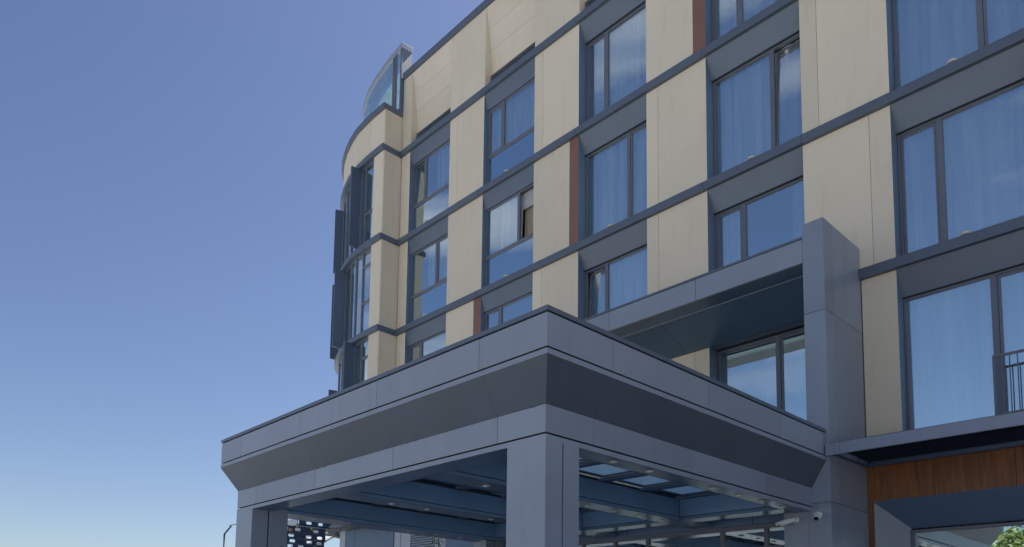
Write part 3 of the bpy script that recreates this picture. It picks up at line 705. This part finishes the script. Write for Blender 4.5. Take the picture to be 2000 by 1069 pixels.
# ------------------------------------------------------------------ awning over the ground floor window
aw = empty('louvred_awning', 'slim slate metal awning with dark louvred underside above the wood clad wall', 'awning')
MB().box(-5.20, END, 13.235, 13.285, 4.765, 4.965).build('fascia', 'grey', aw, bevel=0.004)
pl = MB().box(-5.445, -5.206, 13.238, 13.29, 4.765, 4.965).build('end_plate', 'grey', aw, bevel=0.003)
for z in (4.81, 4.92): MB().tube([(-5.29, 13.225, z), (-5.29, 13.24, z)], 0.012, 8).build('bolt', 'frame', pl)
MB().box(-5.40, END, 13.29, 14.885, 4.948, 4.958).build('sky_blocker', 'dark', aw)  # solid cover added over the blades to keep sky light from leaking through
for k in range(10):
    y = 13.38 + k * 0.145
    MB().hexa([(-5.38, y, 4.86), (END, y, 4.86), (END, y + 0.03, 4.94), (-5.38, y + 0.03, 4.94)], [(-5.38, y + 0.008, 4.86), (END, y + 0.008, 4.86), (END, y + 0.038, 4.94), (-5.38, y + 0.038, 4.94)]).build('louvre_blade', 'navy', aw)
MB().tube([(-5.36, 14.80, 4.86), (END, 14.80, 4.86)], 0.075, 16).build('tube_rail', 'tube', aw, smooth=True)
MB().tube([(-5.30, 13.30, 4.84), (-5.30, 14.76, 4.86)], 0.05, 12).build('tube_bracket', 'tube', aw, smooth=True)
for x in (-1.5, 2.0): MB().tube([(x, 13.30, 4.84), (x, 14.76, 4.86)], 0.04, 12).build('tube_bracket', 'tube', aw, smooth=True)

# ------------------------------------------------------------------ security cameras
def seccam(base, aim, label, lookdir, r=0.045, L=0.26):
    e = empty('security_camera', label, 'camera', 'bullet security cameras by the pillar')
    b = Vector(base); a = Vector(aim).normalized()
    MB().tube([b, b + Vector(lookdir) * 0.035, b + Vector(lookdir) * 0.05], [0.065, 0.06, 0.03], 20).build('mount', 'white', e, smooth=True)
    c = b + Vector(lookdir) * 0.09
    MB().tube([b + Vector(lookdir) * 0.04, c], 0.022, 12).build('arm', 'white', e, smooth=True)
    s0 = c - a * 0.03; s1 = c + a * L
    MB().tube([s0, s0 + a * 0.02, s0 + a * 0.12, s1], [0.028, r, r * 1.02, r * 1.05], 20).build('housing', 'white', e, smooth=True)
    MB().tube([s1 - a * 0.002, s1 + a * 0.004], r * 0.92, 20).build('lens_face', 'black', e)
    up = Vector((0, 0, 1)); sd_ = a.cross(up).normalized(); up = sd_.cross(a)
    rings = []
    for t in (0.04, L + 0.06):
        rings.append([c + a * t + sd_ * math.cos(q) * (r * 1.18) + up * math.sin(q) * (r * 1.18) for q in [math.pi * k / 8 for k in range(9)]] +
                     [c + a * t + sd_ * math.cos(q) * (r * 1.08) + up * math.sin(q) * (r * 1.08) for q in [math.pi * k / 8 for k in range(8, -1, -1)]])
    MB().loft(rings).build('sun_shield', 'white', e)
seccam((-6.03, 13.348, 3.70), (-0.80, -0.38, -0.30), 'white bullet security camera pointing left under the canopy soffit', (0, -1, 0))
seccam((-5.62, 13.324, 3.74), (0.30, -0.80, -0.36), 'white bullet security camera pointing out from the tall grey pillar front', (0, -1, 0))

# ------------------------------------------------------------------ perforated terrace screen far left
scr = empty('perforated_screen', 'navy slatted terrace screen with pill shaped holes seen under the canopy', 'screen')
def pill_board(y0, y1, z0, z1, holes, name='perforated_board', x=-26.5, hw=0.13, hh=0.062):
    bm = bmesh.new()
    def loop(pts):
        vs = [bm.verts.new((x, a, b)) for a, b in pts]
        return [bm.edges.new((vs[i], vs[(i + 1) % len(vs)])) for i in range(len(vs))]
    es = loop([(y0, z0), (y1, z0), (y1, z1), (y0, z1)])
    for (hy, hz) in holes:
        pts = []
        for k in range(16):
            q = 2 * math.pi * k / 16
            pts.append((hy + (hw - hh) * (1 if math.cos(q) > 0 else -1) + hh * math.cos(q), hz + hh * math.sin(q)))
        es += loop(pts)
    bmesh.ops.triangle_fill(bm, use_beauty=True, use_dissolve=False, edges=es)
    me = bpy.data.meshes.new(name); 
    r_ = bmesh.ops.extrude_face_region(bm, geom=bm.faces[:])
    bmesh.ops.translate(bm, verts=[v for v in r_['geom'] if isinstance(v, bmesh.types.BMVert)], vec=(-0.03, 0, 0))
    bmesh.ops.recalc_face_normals(bm, faces=bm.faces)
    bm.to_mesh(me); bm.free(); me.materials.append(M['screen'])
    o = bpy.data.objects.new(name, me); COL.objects.link(o); o.parent = scr
HO = [[(15.12, 5.78), (15.67, 5.78), (16.5, 5.78)], [(14.09, 5.47), (14.63, 5.47), (15.45, 5.47), (16.0, 5.47)], [(13.86, 5.22), (14.35, 5.22), (15.13, 5.22), (15.64, 5.22)], [(13.96, 5.00), (14.41, 5.00), (15.17, 5.00), (15.62, 5.00)], [(14.33, 4.79), (14.79, 4.79), (15.5, 4.79)]]
pill_board(14.68, 17.0, 5.64, 5.92, HO[0])
pill_board(13.2, 16.25, 5.35, 5.60, HO[1])
pill_board(13.2, 15.9, 5.11, 5.345, HO[2])
pill_board(13.2, 15.85, 4.895, 5.105, HO[3])
pill_board(14.0, 15.8, 4.69, 4.89, HO[4])
mb = MB()
for y in (13.3, 15.85, 17.0): mb.box(-26.62, -26.56, y - .04, y + .04, 0, 5.9 if y > 14 else 5.6)
mb.build('post', 'screen', scr)
MB().hexa([(-26.55, 14.62, 5.62), (-26.55, 14.66, 5.62), (-26.55, 14.66, 5.93), (-26.55, 14.62, 5.93)], [(-29.3, 14.62, 5.62), (-29.3, 14.66, 5.62), (-29.3, 14.66, 5.93), (-29.3, 14.62, 5.93)]).build('side_panel', 'louvre', scr)
MB().box(-29.3, -26.55, 14.70, 17.0, 5.60, 5.64).build('top_board', 'louvre', scr)
# curved pale shelter roof behind the screen
sh = empty('curved_shelter', 'pale shelter with a curved roof edge partly hidden behind the navy screen', 'shelter')
pts = [(-28.0, 17.8, 5.75), (-28.0, 17.1, 5.45), (-28.0, 16.7, 5.2), (-28.0, 16.5, 4.9), (-28.0, 16.45, 0.1)]
rings = [[(-28.0, p[1], p[2]), (-28.0, p[1] + .12, p[2] + .16), (-31.0, p[1] + .12, p[2] + .16), (-31.0, p[1], p[2])] for p in pts]
MB().loft(rings).build('roof', 'louvre', sh)
MB().box(-31, -28.2, 17.0, 24.0, 0.0, 5.0).build('wall', 'conc', sh)
# string lights
wire = []
bpos = [(-20.0, 10.41, 4.40), (-20.0, 10.59, 4.40), (-20.0, 10.81, 4.49), (-20.0, 11.04, 4.62), (-20.0, 11.53, 4.60), (-20.0, 12.1, 4.60)]
sg = empty('string_lights', 'string of round amber bulbs hanging in front of the navy screen', 'lights')
MB().tube([(-20, 9.6, 4.72)] + [(x, y, z + 0.07) for x, y, z in bpos] + [(-20, 13.0, 4.78), (-20, 14.9, 5.0)], 0.008, 6).build('cable', 'black', sg)
for x, y, z in bpos:
    b_ = MB().tube([(x, y, z + 0.055 - 0.11 * (k / 8)) for k in range(9)], [0.055 * math.sin(math.pi * (0.06 + 0.88 * k / 8)) for k in range(9)], 14).build('bulb', 'bulb', sg, smooth=True)
    MB().tube([(x, y, z + 0.05), (x, y, z + 0.08)], 0.018, 8).build('socket', 'black', b_)

# ------------------------------------------------------------------ lamp post and far hangar roof
lp = empty('street_lamp', 'thin dark street lamp with an angled arm and flat head at far left', 'street lamp')
MB().tube([(-41.22, 18.05, 0), (-41.22, 18.05, 4), (-41.22, 18.05, 6.85), (-41.15, 18.20, 7.1), (-41.07, 18.38, 7.35)], [0.09, 0.06, 0.05, 0.045, 0.04], 8).build('pole', 'black', lp)
hd_ = MB().hexa([(-41.2, 18.28, 7.33), (-40.9, 18.25, 7.33), (-40.8, 18.62, 7.46), (-41.1, 18.65, 7.46)], [(-41.2, 18.28, 7.39), (-40.9, 18.25, 7.39), (-40.8, 18.62, 7.51), (-41.1, 18.65, 7.51)]).build('lamp_head', 'frame', lp, bevel=0.01)
hall = empty('low_hall', 'low pale hall with a shallow curved roof on the horizon behind the lamp', 'building')
rings = []
for k in range(13):
    t = k / 12; y = 24.2 + 6.2 * t; z = 7.98 + 0.30 * math.sin(math.pi * t)
    rings.append([(-64.5, y, z - .25), (-64.5, y, z), (-84, y, z), (-84, y, z - .25)])
MB().loft(rings).build('roof', 'louvre', hall)
MB().box(-84, -64.7, 24.3, 30.3, 0, 7.72).build('wall', 'conc', hall)

# ------------------------------------------------------------------ vegetation
def leaves(mb, c, r, n, size, rnd, squash=1.0):
    for _ in range(n):
        while True:
            p = Vector((rnd.uniform(-1, 1), rnd.uniform(-1, 1), rnd.uniform(-1, 1)))
            if 0.15 < p.length < 1: break
        p = Vector((p.x * r, p.y * r, p.z * r * squash)) + Vector(c)
        a = Vector((rnd.gauss(0, 1), rnd.gauss(0, 1), rnd.gauss(0, 1))).normalized(); b = a.cross(Vector((rnd.gauss(0, 1), rnd.gauss(0, 1), rnd.gauss(0, 1)))).normalized()
        s = size * rnd.uniform(0.6, 1.3)
        mb.add([p - a * s, p - b * s * .4, p + a * s, p + b * s * .4], [(0, 1, 2, 3)])
rnd = random.Random(3)
tr = empty('garden_tree', 'round leafy tree across the road, mirrored in the ground floor window', 'tree')
TX, TY = -7.75, -8.0
mb = MB().tube([(TX, TY, 0), (TX + .02, TY, 1.2), (TX - .05, TY - .05, 2.2), (TX, TY, 3.2)], [0.18, 0.14, 0.11, 0.07], 10)
for k in range(7):
    q = k * 0.9; mb.tube([(TX, TY, 1.9 + k * .12), (TX + math.cos(q) * 0.8, TY + math.sin(q) * 0.8, 3.0 + k * .15), (TX + math.cos(q) * 1.5, TY + math.sin(q) * 1.5, 4.2 + k * .2)], [0.07, 0.045, 0.02], 7)
mb.build('trunk', 'bark', tr)
mb = MB()
for k in range(50):
    q = rnd.uniform(0, 6.28); h = rnd.uniform(-1, 1); rr = math.sqrt(max(0, 1 - h * h)) * rnd.uniform(1.2, 1.75)
    leaves(mb, (TX + math.cos(q) * rr, TY + math.sin(q) * rr, 4.55 + h * 1.7), rnd.uniform(0.45, 0.75), 170, 0.10, rnd)
mb.build('crown', 'leaf', tr)
sp = empty('sapling', 'young bright green sapling whose tip shows beneath the canopy beams', 'tree')
mb = MB().tube([(-15.75, 13, 0.1), (-15.77, 13, 2), (-15.72, 13.02, 3.3), (-15.75, 13, 4.2)], [0.04, 0.03, 0.02, 0.006], 8)
for k in range(10):
    q = k * 2.3; z = 2.4 + k * 0.17; mb.tube([(-15.75, 13, z), (-15.75 + math.cos(q) * .28, 13 + math.sin(q) * .28, z + .25)], [0.01, 0.003], 5)
mb.build('trunk', 'bark', sp)
mb = MB()
for k in range(30):
    z = 2.2 + k * 0.066; w_ = 0.42 * (1 - (z - 2.2) / 2.15) + 0.03; q = k * 2.4
    leaves(mb, (-15.75 + math.cos(q) * w_, 13 + math.sin(q) * w_, z), 0.16, 26, 0.035, rnd)
mb.build('crown', 'leaf2', sp)

# ------------------------------------------------------------------ office block across the road (mirrored in the glass)
nb = empty('office_block', 'low grey office block with vertical strips across the road', 'building')
MB().box(-60, -13, -42, -30, 0, 8.8).build('wall', 'conc', nb)
MB().box(-60.2, -12.8, -42.2, -29.8, 8.81, 9.05).build('roof_edge', 'band', nb)
for k in range(15):
    x = -58.5 + k * 3.1
    w_ = MB().box(x, x + 2.3, -29.97, -29.9, 0.6, 8.2).build('window', 'blue', nb)
    MB().box(x + .1, x + 2.2, -29.895, -29.88, 0.7, 8.1).build('pane', 'glass', w_)
